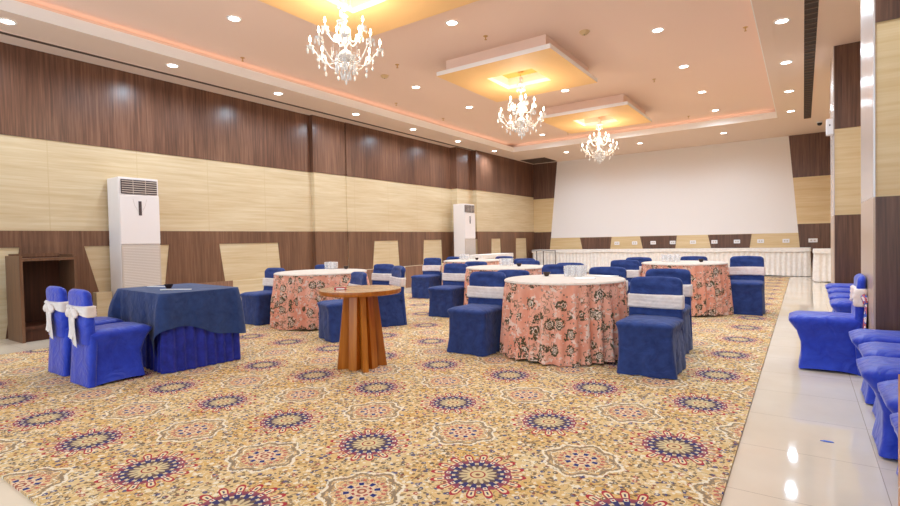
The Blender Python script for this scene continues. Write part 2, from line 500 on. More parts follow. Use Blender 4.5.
# ---- pillars
def pillar(n, x0, y0, y1):
    p = struct(n, nb(x0, XR, y0, y1, 0, SZ + .01), m_beigex)
    struct('upper_panel', nb(x0, XR, y0 - .012, y0, 2.76, SZ), m_darkx, p)
    struct('lower_panel', nb(x0, XR, y0 - .012, y0, 0, 1.46), m_darkx, p)
    struct('side_cladding', nb(x0 - .012, x0, y0 - .012, y1, 1.46, SZ), m_pclad, p)
    struct('side_cladding', nb(x0 - .012, x0, y0 - .012, y1, 0, 1.46), m_pclad2, p)
    return p
pillar('trim_1', 0.447, 5.0, 6.0)
pillar('trim_2', 0.392, 9.7, 10.75)

# ---- ceiling drop panels
pl = []
PY0 = [3.07, 7.05, 11.04]
names = ['square suspended ceiling panel with lit golden recess, nearest the camera at the top edge',
         'square suspended ceiling panel with golden recess, middle one of the row of three',
         'square suspended ceiling panel with golden recess, closest to the white far wall']
for k, y0 in enumerate(PY0):
    x0 = -5.09; x1 = x0 + 2.06; y1 = y0 + 2.08
    t = thing('suspended_ceiling_panel', names[k], 'ceiling panel', ((x0 + x1) / 2, (y0 + y1) / 2, 3.98), 0, 'suspended ceiling panels')
    hx, hy = (x1 - x0) / 2, (y1 - y0) / 2; ix, iy = 0.43, 0.40
    def frame(bm, ax, ay, bx, by, z0, z1):
        box(bm, -ax, -bx, -ay, ay, z0, z1); box(bm, bx, ax, -ay, ay, z0, z1)
        box(bm, -bx, bx, -ay, -by, z0, z1); box(bm, -bx, bx, by, ay, z0, z1); return bm
    obj('slab', frame(bmesh.new(), hx, hy, ix, iy, .004, .072), m_white, t)
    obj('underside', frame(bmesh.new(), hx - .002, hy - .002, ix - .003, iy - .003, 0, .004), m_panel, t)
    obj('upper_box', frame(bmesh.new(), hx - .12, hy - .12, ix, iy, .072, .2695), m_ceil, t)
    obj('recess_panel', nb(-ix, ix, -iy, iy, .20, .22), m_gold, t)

# ---- slots, grilles
def grille(name, label, x0, x1, y0, y1, n, along):
    t = thing(name, label, 'air vent', ((x0 + x1) / 2, (y0 + y1) / 2, SZ))
    hx, hy = (x1 - x0) / 2, (y1 - y0) / 2
    obj('backing', nb(-hx, hx, -hy, hy, -.004, -.001), m_void, t)
    me = None
    for i in range(n):
        if me is None:
            o = obj('louvre_blade', nb(-.006, .006, -hy, hy, -.014, -.004) if along == 'y' else nb(-hx, hx, -.01, .01, -.014, -.004), m_louv, t)
            me = o.data
        else: o = link('louvre_blade', me, None, t)
        if along == 'y': o.location.x = -hx + (i + .5) * 2 * hx / n
        else: o.location.y = -hy + (i + .5) * 2 * hy / n
    bm = bmesh.new()
    for a in ((-hx - .012, -hx, -hy, hy), (hx, hx + .012, -hy, hy), (-hx - .012, hx + .012, -hy - .012, -hy), (-hx - .012, hx + .012, hy, hy + .012)): box(bm, *a, -.012, -.001)
    obj('frame', bm, m_soff, t)
grille('linear_air_slot', 'long dark linear air slot in the soffit beside the left wood wall', -8.50, -8.40, 0.5, 16.2, 2, 'y')
grille('ceiling_air_grille', 'long brown louvred air grille in the soffit above the right-hand walkway', 0.02, 0.165, 4.0, 15.3, 60, 'x')
grille('return_air_grille', 'square louvred return grille in the far left corner of the soffit', -8.25, -7.30, 16.35, 17.5, 14, 'x')

# ---- downlights
ORD = ['first', 'second', 'third', 'fourth', 'fifth', 'sixth', 'seventh', 'eighth']
dl = thing('recessed_downlight', 'x', 'downlight', (0, 0, 0), 0, 'recessed round downlights')
obj('lens', lathe([(0, -.006), (.070, -.006), (.070, -.002)], 24), m_lamp, dl)
obj('trim_ring', lathe([(.070, -.002), (.070, -.010), (.092, -.010), (.096, -.001)], 28), m_white, dl)
sp = bpy.data.lights.new('downlight_beam', 'SPOT'); sp.energy = SPOT_W; sp.color = WARM; sp.spot_size = 2.95; sp.spot_blend = 0.8; sp.shadow_soft_size = .07
so = bpy.data.objects.new('downlight_beam', sp); COL.objects.link(so); so.parent = dl; so.location = (0, 0, -.03)
used = set()
rows = [(-8.0, SZ, [4.12, 6.05, 8.05, 10.03, 12.04, 14.11], 'in the soffit along the left wood wall'),
        (-6.28, CZ, [4.08, 6.0, 8.0, 9.95, 11.95, 13.93], 'in the left row of the raised ceiling'),
        (-4.03, CZ, [5.98, 10.10, 13.95], 'in the centre row of the raised ceiling'),
        (-1.76, CZ, [4.1, 6.1, 8.05, 10.05, 12.07, 14.05], 'in the right row of the raised ceiling'),
        (-0.22, SZ, [4.1, 6.1, 8.1, 10.08, 12.14, 14.14], 'in the soffit above the right walkway')]
for x, z, ys, txt in rows:
    ys = list(ys)
    if z == SZ and x < -5: ys = [2.13] + ys
    for i, y in enumerate(reversed(ys)):
        place(dl, used, (x, y, z), 0, 'white round downlight, %s from the far wall %s' % (ORD[i], txt))
for x, txt in ((-6.34, 'leftmost'), (-4.02, 'middle'), (-1.79, 'rightmost')):
    place(dl, used, (x, 15.9, SZ), 0, 'white round downlight in the soffit just before the far wall, %s of three' % txt)

# sprinklers, detectors
spk = thing('ceiling_sprinkler', 'x', 'sprinkler', (0, 0, 0), 0, 'ceiling sprinklers')
obj('rosette', lathe([(0, -.004), (.035, -.004), (.038, -.0005)], 14), m_brass, spk)
bm = tube([(0, 0, -.002), (0, 0, -.05)], .007, 6); lathe([(0, -.052), (.02, -.052), (.02, -.056), (0, -.056)], 12, bm)
obj('nozzle', bm, m_brass, spk)
used2 = set()
for (x, y, t) in ((-7.5, 5.0, 'left of the nearest chandelier'), (-5.74, 6.8, 'between the nearest chandelier and the middle panel'), (-7.36, 8.65, 'beside the left cove, left of the middle panel'),
                  (-7.37, 10.45, 'beside the left cove, far end'), (-3.9, 6.68, 'just before the middle suspended panel'), (-.69, 8.76, 'near the right edge of the raised ceiling'),
                  (-2.37, 10.5, 'between the two right-hand rows of downlights'), (-5.6, 14.2, 'near the far cove'), (-2.4, 14.3, 'near the far cove on the right')):
    place(spk, used2, (x, y, CZ), 0, 'small brass ceiling sprinkler ' + t)
sd = thing('smoke_detector', 'x', 'smoke detector', (0, 0, 0), 0, 'ceiling smoke detectors')
obj('housing', lathe([(0, -.05), (.04, -.048), (.06, -.03), (.075, -.012), (.075, -.0005)], 20), plain('yellowed plastic', 'd9b98a', .5), sd)
obj('indicator', lathe([(0, -.055), (.008, -.054), (.008, -.048)], 8), m_black, sd)
used3 = set()
place(sd, used3, (-2.65, 7.43, CZ), 0, 'round cream smoke detector right of the middle suspended panel at the top')
place(sd, used3, (-6.3, 7.1, CZ), 0, 'round cream smoke detector below and right of the nearest chandelier')

# cctv and sensor box
t = thing('dome_camera', 'small white dome camera on the soffit in the far right corner', 'camera', (0.35, 16.0, SZ))
obj('mount', lathe([(0, -.03), (.06, -.03), (.065, -.0005)], 18), m_wplast, t)
obj('dome', lathe([(0, -.10), (.03, -.092), (.05, -.07), (.055, -.03)], 18), m_black, t, True)
t = thing('wall_speaker', 'small white box speaker fixed high on the left edge of the farther pillar', 'speaker', (0.335, 9.74, 2.80))
obj('housing', nb(-.045, .045, -.07, .07, -.12, .12, bev=.012), m_wplast, t)
obj('indicator', nb(-.008, .008, -.074, -.0695, .01, .035), m_acdark, t)

# ================================================================ AIR CONDITIONERS
def ac(loc, label):
    t = thing('floor_standing_air_conditioner', label, 'air conditioner', loc, 0, 'tall white air conditioners')
    W, D, H = .29, .20, 2.27           # front faces +x
    obj('body', nb(-D, D - .02, -W, W, 0, H, bev=.014), m_acbody, t)
    obj('front_panel', nb(D - .02, D, -W + .004, W - .004, 1.25, H - .27, bev=.006), m_acbody, t)
    o = obj('air_outlet', nb(D - .02, D - .004, -W + .035, W - .03, H - .25, H - .035), m_acdark, t)
    bm = bmesh.new()
    for i in range(6): box(bm, D - .006, D + .004, -W + .04, W - .035, H - .235 + i * .034, H - .224 + i * .034)
    for y in (-.09, .09): box(bm, D - .006, D + .001, y - .004, y + .004, H - .25, H - .035)
    obj('outlet_louvre', bm, m_acgrey, o)
    bm = bmesh.new(); box(bm, D - .02, D, -W + .01, W - .01, .1, 1.235)
    g = obj('intake_grille', bm, m_acgrey, t)
    bm = bmesh.new()
    for i in range(44): box(bm, D, D + .004, -W + .03, W - .03, .14 + i * .0245, .150 + i * .0245)
    obj('grille_slat', bm, plain('pale grille slat', 'e2d6cc'), g)['kind'] = 'stuff'
    d = obj('display', nb(D - .001, D + .004, -.022, .022, H - .58, H - .36), m_acdark, t)
    obj('base', nb(-D + .01, D - .01, -W + .01, W - .01, 0, .08), m_acgrey, t)
    bm = tube([(D + .001, -.10, H - .33), (D + .001, -.075, H - .43), (D + .001, -.03, H - .52)], .002, 5)
    tube([(D + .001, .10, H - .33), (D + .001, .075, H - .43), (D + .001, .03, H - .52)], .002, 5, bm)
    obj('decor_line', bm, m_acgrey, t)
ac((-8.63, 3.77, 0), 'tall white floor-standing air conditioner behind the blue draped table')
ac((-8.31, 12.77, 0), 'tall white floor-standing air conditioner at the far end of the left wall')

# ================================================================ LECTERN
t = thing('wooden_lectern', 'brown wooden lectern with open shelf front standing against the left wall', 'lectern', (-8.49, 2.52, 0))
D, W, H = .275, .315, 1.10
obj('side_panel', nb(-D, D, -W, -W + .035, 0, H + .02), m_lect, t)
obj('side_panel', nb(-D, D, W - .035, W, 0, H), m_lect, t)
obj('back_panel', nb(-D, -D + .02, -W + .035, W - .035, 0, H), m_lectin, t)
obj('top', nb(-D, D, -W + .035, W - .035, H - .05, H - .015), m_lect, t)
obj('shelf', nb(-D + .02, D - .02, -W + .035, W - .035, .16, .20), m_lectin, t)
obj('kick_board', nb(D - .09, D - .07, -W + .035, W - .035, .0, .16), m_lectin, t)
bm = nb(-D, -D + .02, -W + .035, W - .035, H, H + .045); box(bm, -D + .02, D - .06, W - .03, W - .005, H, H + .03)
obj('rim', bm, m_lect, t)

# ================================================================ CHAIRS
def wav(x, *ks): return sum(a * math.sin(f * x + p) for a, f, p in ks)

def make_chair(name, kind, mat, sash_mat, bow=False, bow_mat=None, seed=0):
    rnd = random.Random(seed); t = thing(name, 'x', 'chair')
    loose = kind == 'loose'
    hw = .228 if loose else .208
    rings = []
    # skirt and seat: outline rings from floor to cushion (front at -y)
    if loose:
        prof = [(0.0, .012, 0), (.05, .010, 0), (.15, .006, 0), (.28, .002, 0), (.37, -.002, 0), (.41, .004, .008), (.435, .012, .016), (.455, .008, .014), (.466, -.012, .0)]
    else:
        prof = [(0.0, .0, -.03), (.03, -.002, -.03), (.12, -.012, -.034), (.24, -.022, -.026), (.34, -.014, -.004), (.39, .0, .02), (.42, .010, .034), (.445, .010, .036), (.462, -.008, .02)]
    ph = [rnd.uniform(0, 6) for _ in range(8)]
    for z, g, fr in prof:
        out = rrect(hw + g, .235 + g * .6, .045 if z < .38 else .06, 5, 8)
        r = []
        for i, (x, y) in enumerate(out):
            a = math.atan2(y, x)
            if y < 0: y -= fr * min(1, -y / .15)
            k = (1 - z / .47)
            if loose:
                amp = .010 * k + .0018
                d = amp * (math.sin(9 * a + ph[0] + z * 5) + .7 * math.sin(15 * a + ph[1] - z * 9) + .5 * math.sin(4 * a + ph[2] + z * 14))
            else:      # stretched between the feet: faces pulled inwards
                cx_, cy_ = abs(x) / (hw), abs(y) / .24
                face = 1 - min(cx_, cy_) ** 2
                d = -.020 * face * math.sin(PI * min(1, z / .4)) + .0015 * math.sin(22 * a + z * 40 + ph[0])
            L = math.hypot(x, y)
            zz = z
            if not loose and z < .02: zz = .022 * (1 - min(abs(x) / hw, abs(y) / .235) ** 3)
            if loose and z == 0: zz = .004 + .004 * math.sin(7 * a + ph[3])
            r.append((x * (1 + d / L), y * (1 + d / L), zz))
        rings.append(r)
    # cushion crown
    for s, z in ((.90, .474), (.6, .480), (.25, .482)):
        base = rings[len(prof) - 1]
        rings.append([(x * s, y * s + (0.0), z + .0015 * math.sin(30 * x + 17 * y + ph[4])) for x, y, _ in base])
    bm = loft(rings)
    obj('seat_cover', bm, mat, t, True, sharp=75)
    # backrest
    rings = []
    N = 22; top = .83; z0 = .36
    for i in range(N + 1):
        u = i / N; z = z0 + (top - z0) * (1 - (1 - u) ** 1.35)
        kz = max(0, (z - (top - .055)) / .055)
        hwz = (.236 if loose else .198) - .010 * u - (.055 if loose else .07) * (1 - math.sqrt(max(0, 1 - kz ** 2)))
        th = .038 - .010 * u; th *= math.sqrt(max(.03, 1 - kz ** 3))
        yc = (.185 if loose else .205) + (.050 if loose else .02) * (z - z0) / (top - z0)
        r = []
        for (x, y) in rrect(max(hwz, .03), th, th * .9, 4, 8):
            cur = -.022 * (1 - (x / .22) ** 2)
            wr_ = 0
            if y < 0 or True:
                zz = (z - .60)
                wr_ = (.006 if loose else .0018) * math.sin(x * 12 + ph[5] + z * 44 + 8 * x * x) * (1 - kz) + (.004 if loose else .001) * math.sin(z * 75 + x * x * 60 + ph[6]) * (1 if z > .73 or z < .6 else .3)
            r.append((x, yc - cur + y + wr_ * (1 if y < 0 else -.6), z + (.006 * math.cos(x * 9) if i == N else 0)))
        rings.append(r)
    obj('backrest_cover', loft(rings), mat, t, True, sharp=80)
    # rear skirt from back down to floor
    rings = []
    for z in (0.003, .08, .2, .3, .38, .44):
        r = []
        for (x, y) in rrect((.232 if loose else .210) + .008 * (1 - z / .44), .03, .028, 4, 8):
            r.append((x, .205 + .030 * (1 - z / .44) + y + .002 * math.sin(28 * x + ph[7]), z))
        rings.append(r)
    obj('rear_skirt', loft(rings), mat, t, True, sharp=80)
    # sash
    if sash_mat:
        rings = []
        zA, zB = (.545, .672)
        n = 13
        if not loose: zA, zB = (.60, .70) if bow_mat is None else (.58, .73)
        for i in range(n):
            z = zA + (zB - zA) * i / (n - 1)
            yc = (.185 if loose else .205) + (.050 if loose else .02) * (z - z0) / (top - z0)
            r = []
            e = .012 if 0 < i < n - 1 else .004
            hwz = (.232 if loose else .196)
            for (x, y) in rrect(hwz + e, .034 + e, .030, 4, 8):
                cur = -.022 * (1 - (x / .22) ** 2)
                pl_ = (.0016 if loose else .003) * math.sin(i * 2.0 + x * 7)
                zz = z + (.004 * math.sin(x * 9 + ph[2]) if loose else -.10 * (x if False else 0) + .012 * math.cos(x * 10))
                if bow and not loose: zz -= (.5 - i / (n - 1)) * -.05 * (1 - abs(x) / .2)
                s = 1 if y > 0 else -1
                r.append((x, yc - cur + y + s * (pl_ + .002), zz))
            rings.append(r)
        # turn into a band: outer skin plus closed ends
        obj('sash', loft(rings), sash_mat, t, True, sharp=70)
    if bow:
        bmat = bow_mat or sash_mat
        b = bpy.data.objects.new('bow', None)
        yb, xb = (.288, 0) if bow_mat is None else (.245, .205)
        bm = bmesh.new()
        # knot
        bmesh.ops.create_icosphere(bm, subdivisions=2, radius=.026, matrix=Matrix.Translation((xb, yb, .655)) @ Matrix.Diagonal((1.0, .8, 1.15, 1)))
        for s in (-1, 1):        # loops: flattened teardrop tubes
            rings = []
            for k in range(9):
                u = k / 8
                wv = .006 + .034 * math.sin(PI * min(1, u * 1.05)) ** .8
                c = Vector((xb + s * (.015 + .105 * u) * (1 if bow_mat is None else .35), yb + .008, .655 - .01 * math.sin(PI * u) - .03 * u))
                rings.append([c + Vector((0, math.cos(a) * (.006 + .016 * math.sin(PI * u)), math.sin(a) * wv)) for a in [2 * PI * q / 12 for q in range(12)]])
            loft(rings, bm)
        for s, L in (((-1, .30), (1, .24)) if bow_mat is None else ((-1, .36), (1, .40))):      # hanging tails
            rings = []
            for k in range(10):
                u = k / 9; ww = .012 + .030 * min(1, u * 1.8)
                c = Vector((xb + s * (.012 + .030 * u + .008 * math.sin(5 * u)), yb + .006 + .006 * math.sin(6 * u + s), .65 - L * u))
                rr = []
                for q in range(16):
                    a = 2 * PI * q / 16
                    rr.append(c + Vector((math.cos(a) * ww, math.sin(a) * .004 + .006 * math.sin(math.cos(a) * 7 + 2 * u), .012 * math.cos(a) * u)))
                rings.append(rr)
            loft(rings, bm)
        obj('bow', bm, bmat, t, True, sharp=80)
    return t

navy = make_chair('banquet_chair', 'loose', m_navy, m_sash, seed=1)
navy2 = make_chair('banquet_chair', 'loose', m_navy, m_sash, seed=5)
navyp = make_chair('banquet_chair', 'loose', m_navy, m_sashp, seed=9)
bluebow = make_chair('banquet_chair', 'stretch', m_royal, m_sash, bow=True, seed=3)
m_bowf = None
M = Mat('red and blue printed bow', 0.7, 0.2); M.coords()
d, r = M.voro(M.obj, 60)
c = M.mix(r[0].gt(.45) * .9, C('e9d3d0'), C('b8485a')); c = M.mix(r[1].gt(.65), c, C('4a62b8')); M.base(c); m_bowf = M.m
bluewall = make_chair('banquet_chair', 'stretch', m_royal, m_sashp, bow=True, bow_mat=m_bowf, seed=4)
blueplain = make_chair('banquet_chair', 'stretch', m_royal, None, seed=6)
uc = set()
GN = 'navy covered chairs round the floral tables'
A = 'navy covered chair, '
D2R = PI / 180
chairs = [
 (navy2, -2.885, 4.65, 0, 'left of the nearest floral table, front one of the pair', 1.0),
 (navy, -2.91, 5.29, 0, 'directly behind the front-left chair of the nearest floral table', .975),
 (navy, -1.115, 4.685, 0, 'nearest one, directly right of the nearest floral table', 1.0),
 (navy2, -1.20, 5.60, 0, 'half hidden behind the nearest right-hand chair', 1.0),
 (navy, -1.96, 5.95, 0, 'directly behind the nearest floral table, only top showing', .99),
 (navy, -4.65, 6.63, 0, 'seat in view, left of the middle back floral table', 1.0),
 (navy2, -4.66, 7.26, 0, 'behind the seat-in-view chair left of the middle back table', .98),
 (navy, -3.98, 7.90, 0, 'behind the middle back floral table, lower of two tops', .975),
 (navy2, -2.74, 6.28, 0, 'seen just left of the tumblers of the nearest table', 1.0),
 (navy, -2.90, 7.12, 0, 'seen just right of the tumblers of the nearest table', 1.0),
 (navy, -2.38, 8.16, 0, 'left of the far right floral table, front one of pair', 1.0),
 (navy2, -2.43, 9.2, 0, 'left of the far right floral table, rear one of pair', .98),
 (navy, -4.42, 8.66, 0, 'upper of two tops behind the middle back floral table', 1.0),
 (navy2, -5.57, 9.95, 0, 'before the white side table, behind the farthest left table', .97),
 (navyp, -6.56, 8.56, 0, 'left of the farthest floral table', .99),
 (navy2, -6.62, 9.5, 0, 'behind the peach-sashed chair of the farthest left table', .975),
 (navy, -1.62, 9.76, 0, 'behind the far right floral table beside its tumblers', 1.0),
 (navyp, -0.72, 8.85, 0, 'standing alone beside the tile walkway', 1.02),
 (navy2, -6.78, 4.74, 0, 'at the left end of the left floral table', .985),
 (navy, -6.76, 5.72, 0, 'top just showing left of the tumblers of the left table', .985),
 (navy, -5.86, 6.24, 0, 'rearmost of three right of the left floral table', 1.0),
 (navy2, -4.97, 5.47, -30, 'turned, seen right of the wooden pedestal of the round table', 1.0),
 (navy, -4.75, 4.45, -24, 'seat seen left of the wooden pedestal of the round table', 1.0)]
for pr_, x, y, a, l, s in chairs:
    lab = A + l
    if pr_ is navyp: lab = lab.replace('navy covered chair', 'navy chair with peach sash')
    place(pr_, uc, (x, y, CAR + .001), a * D2R, lab, GN, (1, 1, s) if s != 1 else None)
place(bluebow, uc, (-5.185, 2.03, CAR + .001), PI, 'royal blue chair with white bow at the blue table, nearer one on the right', 'royal blue chairs at the blue table')
place(bluebow, uc, (-5.845, 2.07, CAR + .001), PI, 'royal blue chair with white bow at the blue table, farther one beside the lectern', 'royal blue chairs at the blue table')
GW = 'royal blue chairs along the right walkway'
place(bluewall, uc, (.165, 5.60, .001), -PI / 2, 'royal blue chair with peach sash and printed bow facing left before the near pillar', GW)
for i, (x, y) in enumerate(((.555, 4.70), (.575, 4.16), (.53, 3.66), (.575, 3.10), (.565, 2.56))):
    place(blueplain, uc, (x, y, .001), -PI / 2, 'royal blue chair at the right edge of the picture, %s from the near pillar' % ORD[i], GW)
for i, (x, y) in enumerate(((.51, 6.85), (.52, 7.5), (.53, 8.2), (.53, 8.9))):
    place(blueplain, uc, (x, y, .001), -PI / 2, 'royal blue chair in the row beyond the near pillar, %s counting away from it' % ORD[i], GW)

# ================================================================ ROUND TABLES
def round_table(x, y, label, flare=.02, seed=0, R=.607, H=.768):
    rnd = random.Random(seed); t = thing('round_banquet_table', label, 'table', (x, y, CAR), 0, 'round tables under pink floral cloths')
    N = 220; nf = 31
    ph = [rnd.uniform(0, 6.28) for _ in range(6)]
    prof = [(H - .002, 'top', 0)] + [(H * (1 - k / 17), 'side', k / 17) for k in range(0, 18)]
    rings = []
    def fold(a): return math.sin(nf * a + 1.1 * math.sin(3 * a + ph[0]) + ph[1]) + .45 * math.sin(13 * a + ph[2]) + .3 * math.sin(7 * a + ph[3])
    rings.append([(.3 * math.cos(2 * PI * k / N), .3 * math.sin(2 * PI * k / N), H - .001) for k in range(N)])
    rings.append([((R - .015) * math.cos(2 * PI * k / N), (R - .015) * math.sin(2 * PI * k / N), H - .001) for k in range(N)])
    for j in range(18):
        u = j / 17; z = (H - .008) * (1 - u) + .006
        r = []
        for k in range(N):
            a = 2 * PI * k / N; f = fold(a)
            rr = R + (flare + .012) * u + (.005 + .023 * min(1, u * 2.0)) * f * min(1, u * 8) + .004 * math.sin(u * 9 + a * 5)
            zz = z + (.012 * math.sin(5 * a + ph[4]) + .010) * (1 if j == 17 else 0)
            r.append((rr * math.cos(a), rr * math.sin(a), zz))
        rings.append(r)
    obj('floral_cloth', loft(rings, cap0=True, cap1=False), m_floral, t, True, sharp=60)
    bm = lathe([(0, H + .004), (R - .05, H + .004), (R - .01, H + .003), (R + .006, H - .004), (R + .010, H - .018)], 96)
    obj('topper_cloth', bm, m_topper, t, True)
    obj('pedestal', lathe([(0.28, .0), (.28, .02), (.05, .05), (.05, H - .04), (R - .06, H - .03), (R - .06, H - .01), (0, H - .01)], 20), m_lect, t)
    return t
TB = [(-2.06, 5.04, 'round table under pink floral cloth nearest the camera, in the centre', .035, 3),
      (-5.92, 5.15, 'round table under pink floral cloth on the left, behind the wooden pedestal table', .05, 4, .665),
      (-3.78, 6.95, 'round table under pink floral cloth just behind and left of the nearest one', .02, 5),
      (-1.55, 8.65, 'round table under pink floral cloth at the far right beside the walkway', .03, 6),
      (-5.70, 9.05, 'round table under pink floral cloth farthest away, towards the far left', .02, 8)]
for q in TB: round_table(*q)
TZ = CAR + .773
gl = thing('glass_tumbler', 'x', 'glass', (0, 0, 0))
bm = lathe([(0, .001), (.026, .001), (.029, .05), (.033, .115), (.031, .115), (.027, .05), (.024, .008), (0, .008)], 16)
obj('bowl', bm, m_glass, gl, True, sharp=40)
bw = thing('small_bowl', 'x', 'bowl', (0, 0, 0))
obj('body', lathe([(0, .001), (.022, .001), (.026, .008), (.043, .040), (.046, .045), (.042, .044), (.030, .018), (0, .012)], 24), m_bowl, bw, True, sharp=50)
obj('contents', lathe([(0, .036), (.036, .036)], 20), plain('dark sauce', '2a1c1c', .3), bw)
ug = set()
NM = ['the nearest floral table', 'the left floral table', 'the middle back floral table', 'the far right floral table', 'the farthest left floral table']
GP = [(-2.04, 5.33, 3, 3), (-6.22, 5.62, 3, 2), (-3.86, 7.12, 3, 2), (-1.75, 8.75, 4, 2), (-5.98, 9.15, 3, 2)]
BP = [(-2.33, 5.22), (-5.95, 5.68), (-3.55, 6.95), (-1.30, 8.68), (-5.60, 9.05)]
for i, (gx, gy, nx, ny) in enumerate(GP):
    for a in range(nx):
        for b in range(ny):
            place(gl, ug, (gx + (a - (nx - 1) / 2) * .073, gy + (b - (ny - 1) / 2) * .073, TZ), 0, 'clear glass tumbler in the cluster on ' + NM[i], 'tumblers on ' + NM[i])
    place(bw, ug, (BP[i][0], BP[i][1], TZ), 0, 'small dark bowl beside the tumblers on ' + NM[i], 'small dark bowls')
def flat(name, label, cat, x, y, z, sx, sy, rz, mat, grp=None, h=.006):
    o = obj(name, nb(-sx / 2, sx / 2, -sy / 2, sy / 2, 0, h, bev=.001), mat); o.location = (x, y, z); o.rotation_euler = (0, 0, rz)
    return props(o, label, cat, grp)
flat('notepad', 'white notepad at the front right edge of the nearest floral table', 'notepad', -1.83, 5.04, TZ, .2, .15, .5, m_paper, 'white notepads')
flat('notepad', 'white notepad at the back right edge of the nearest floral table', 'notepad', -1.72, 5.38, TZ, .2, .15, -.3, m_paper, 'white notepads')

# ================================================================ BLUE TABLE
bt = thing('rectangular_table', 'rectangular table draped in navy cloth over a royal blue pleated skirt', 'table', (-5.43, 2.765, CAR), math.radians(-5))
HX, HY, BH = .585, .37, .748
out = rrect(HX, HY, .05, 8, 60)
def perim(out):
    P = [Vector(p) for p in out]; n = len(P); s = [0]
    for i in range(n): s.append(s[-1] + (P[(i + 1) % n] - P[i]).length)
    N_ = []
    for i in range(n):
        d = (P[(i + 1) % n] - P[i - 1]).normalized(); N_.append(Vector((d.y, -d.x)))
    return P, N_, s
def pleated(out, H, off, amp, freq, z0=0.004, flare=0.0, rows=8, top=True, wig=0.0):
    P, N_, s = perim(out); n = len(P); L = s[-1]; k = round(L * freq); rings = []
    for j in range(rows + 1):
        u = j / rows; z = z0 + (H - z0) * (1 - u)
        r = []
        for i in range(n):
            f = math.sin(2 * PI * k * s[i] / L + .8 * math.sin(2 * PI * 5 * s[i] / L))
            d = off + amp * (.35 + .65 * min(1, u * 3)) * f + flare * u + wig * math.sin(2 * PI * 3 * s[i] / L + u * 2) * u
            zz = z + (wig * .6 * (1 + math.sin(2 * PI * 7 * s[i] / L)) if j == rows else 0)
            q = P[i] + N_[i] * d; r.append((q.x, q.y, zz))
        rings.append(r)
    return loft(rings, cap0=top, cap1=False)
obj('pleated_skirt', pleated(rrect(HX - .005, HY - .005, .04, 8, 70), BH - .01, -.005, .012, 11, .006, .02, 8, True), m_skirt_blue, bt, True, sharp=80)
# overlay cloth
out = rrect(HX, HY, .05, 8, 36)
P, N_, s = perim(out); rings = []
rings.append([(p.x * .4, p.y * .4, BH + .003) for p in P])
rings.append([(p.x * .97, p.y * .97, BH + .003) for p in P])
def drop(p):
    a = math.atan2(p.y / HY, p.x / HX)
    side_r = max(0, (p.x - HX + .06) / .06)       # right hand end
    if p.x > HX - .08: d = .385 + .11 * (p.y / HY) + .015 * math.sin(p.y * 14)
    elif p.y < 0: d = .36 + .04 * math.sin(p.x * 7)
    else: d = .33
    d += .27 * math.exp(-((p.x - (HX - .12)) ** 2 + (p.y + HY) ** 2) / .007)       # pointed fold at the near right corner
    d += .04 * math.exp(-((p.x + HX) ** 2 + (p.y + HY) ** 2) / .01)
    return d
for j in range(13):
    u = j / 12; r = []
    for i, p in enumerate(P):
        dr = drop(p); z = BH + .002 - dr * u
        f = math.sin(s[i] * 30 + 1.4 * math.sin(s[i] * 4)) * .6 + math.sin(s[i] * 13 + 1)
        cr = math.exp(-((abs(p.x) - HX) ** 2 + (abs(p.y) - HY) ** 2) / .012)
        d = .014 + .008 * min(1, u * 3) + (.010 * u) * f + .07 * cr * u * (1 - .4 * u)
        if p.x < -HX + .12 and p.y < 0: d += .05 * math.sin(PI * u * .8)
        q = p + N_[i] * d; r.append((q.x, q.y, z))
    rings.append(r)
obj('overlay_cloth', loft(rings, cap0=True, cap1=False), m_table_navy, bt, True, sharp=80)
BTZ = CAR + BH + .004
place(bw, ug, (-5.43, 2.68, BTZ), 0, 'small dark bowl on the navy draped table', 'small dark bowls')
def pen(label, x, y, rz):
    t = thing('pen', label, 'pen', (x, y, BTZ + .001), rz, 'pens on the blue table')
    obj('barrel', tube([(-.07, 0, .006), (.06, 0, .006)], .006, 8), m_paper, t, True)
    obj('tip', tube([(.06, 0, .006), (.085, 0, .006)], .005, 8, None, [.005, .0015]), m_paper, t, True)
flat('notepad', 'white slip of paper left of the bowl on the navy draped table', 'paper', -5.80, 2.74, BTZ, .26, .04, math.radians(15), m_paper, None)
pen('white pen in front of the bowl on the navy draped table', -5.22, 2.56, .6)
flat('notepad', 'white slip of paper in front of the bowl on the navy draped table', 'paper', -5.17, 2.66, BTZ, .24, .035, math.radians(25), m_paper, None)

# ================================================================ WOODEN PEDESTAL TABLE
ct = thing('round_pedestal_table', 'round wooden pedestal table with tan top on a tapered orange base', 'table', (-3.47, 3.49, CAR), math.radians(8))
obj('tabletop', lathe([(0, .748), (.387, .748), (.387, .7495), (0, .7495)], 72), m_lam, ct)
obj('edge_band', lathe([(0, .705), (.372, .705), (.384, .712), (.388, .728), (.387, .747), (.377, .748)], 72), m_orange, ct, True, sharp=50)
def fin(a, bw_, tw, th):
    pts = [(0, 0), (bw_, 0), (tw, .705), (0, .705)]
    bm = prism(pts, 'y', -th / 2, th / 2); bmesh.ops.rotate(bm, verts=bm.verts[:], cent=(0, 0, 0), matrix=Matrix.Rotation(a, 3, 'Z')); return bm
for k in range(4): obj('base_fin', fin(PI / 4 + k * PI / 2, .235, .155, .05), m_orange, ct)
for k in range(4): obj('base_rib', fin(k * PI / 2, .150, .115, .09), m_orange, ct)
t = thing('carton', 'small red carton lying on the round wooden pedestal table', 'box', (-3.57, 3.33, CAR + .7505), .5)
obj('body', nb(-.05, .05, -.03, .03, 0, .022, bev=.002), m_red, t)
obj('flap', nb(-.03, .05, -.031, -.03, .004, .016), m_paper, t)

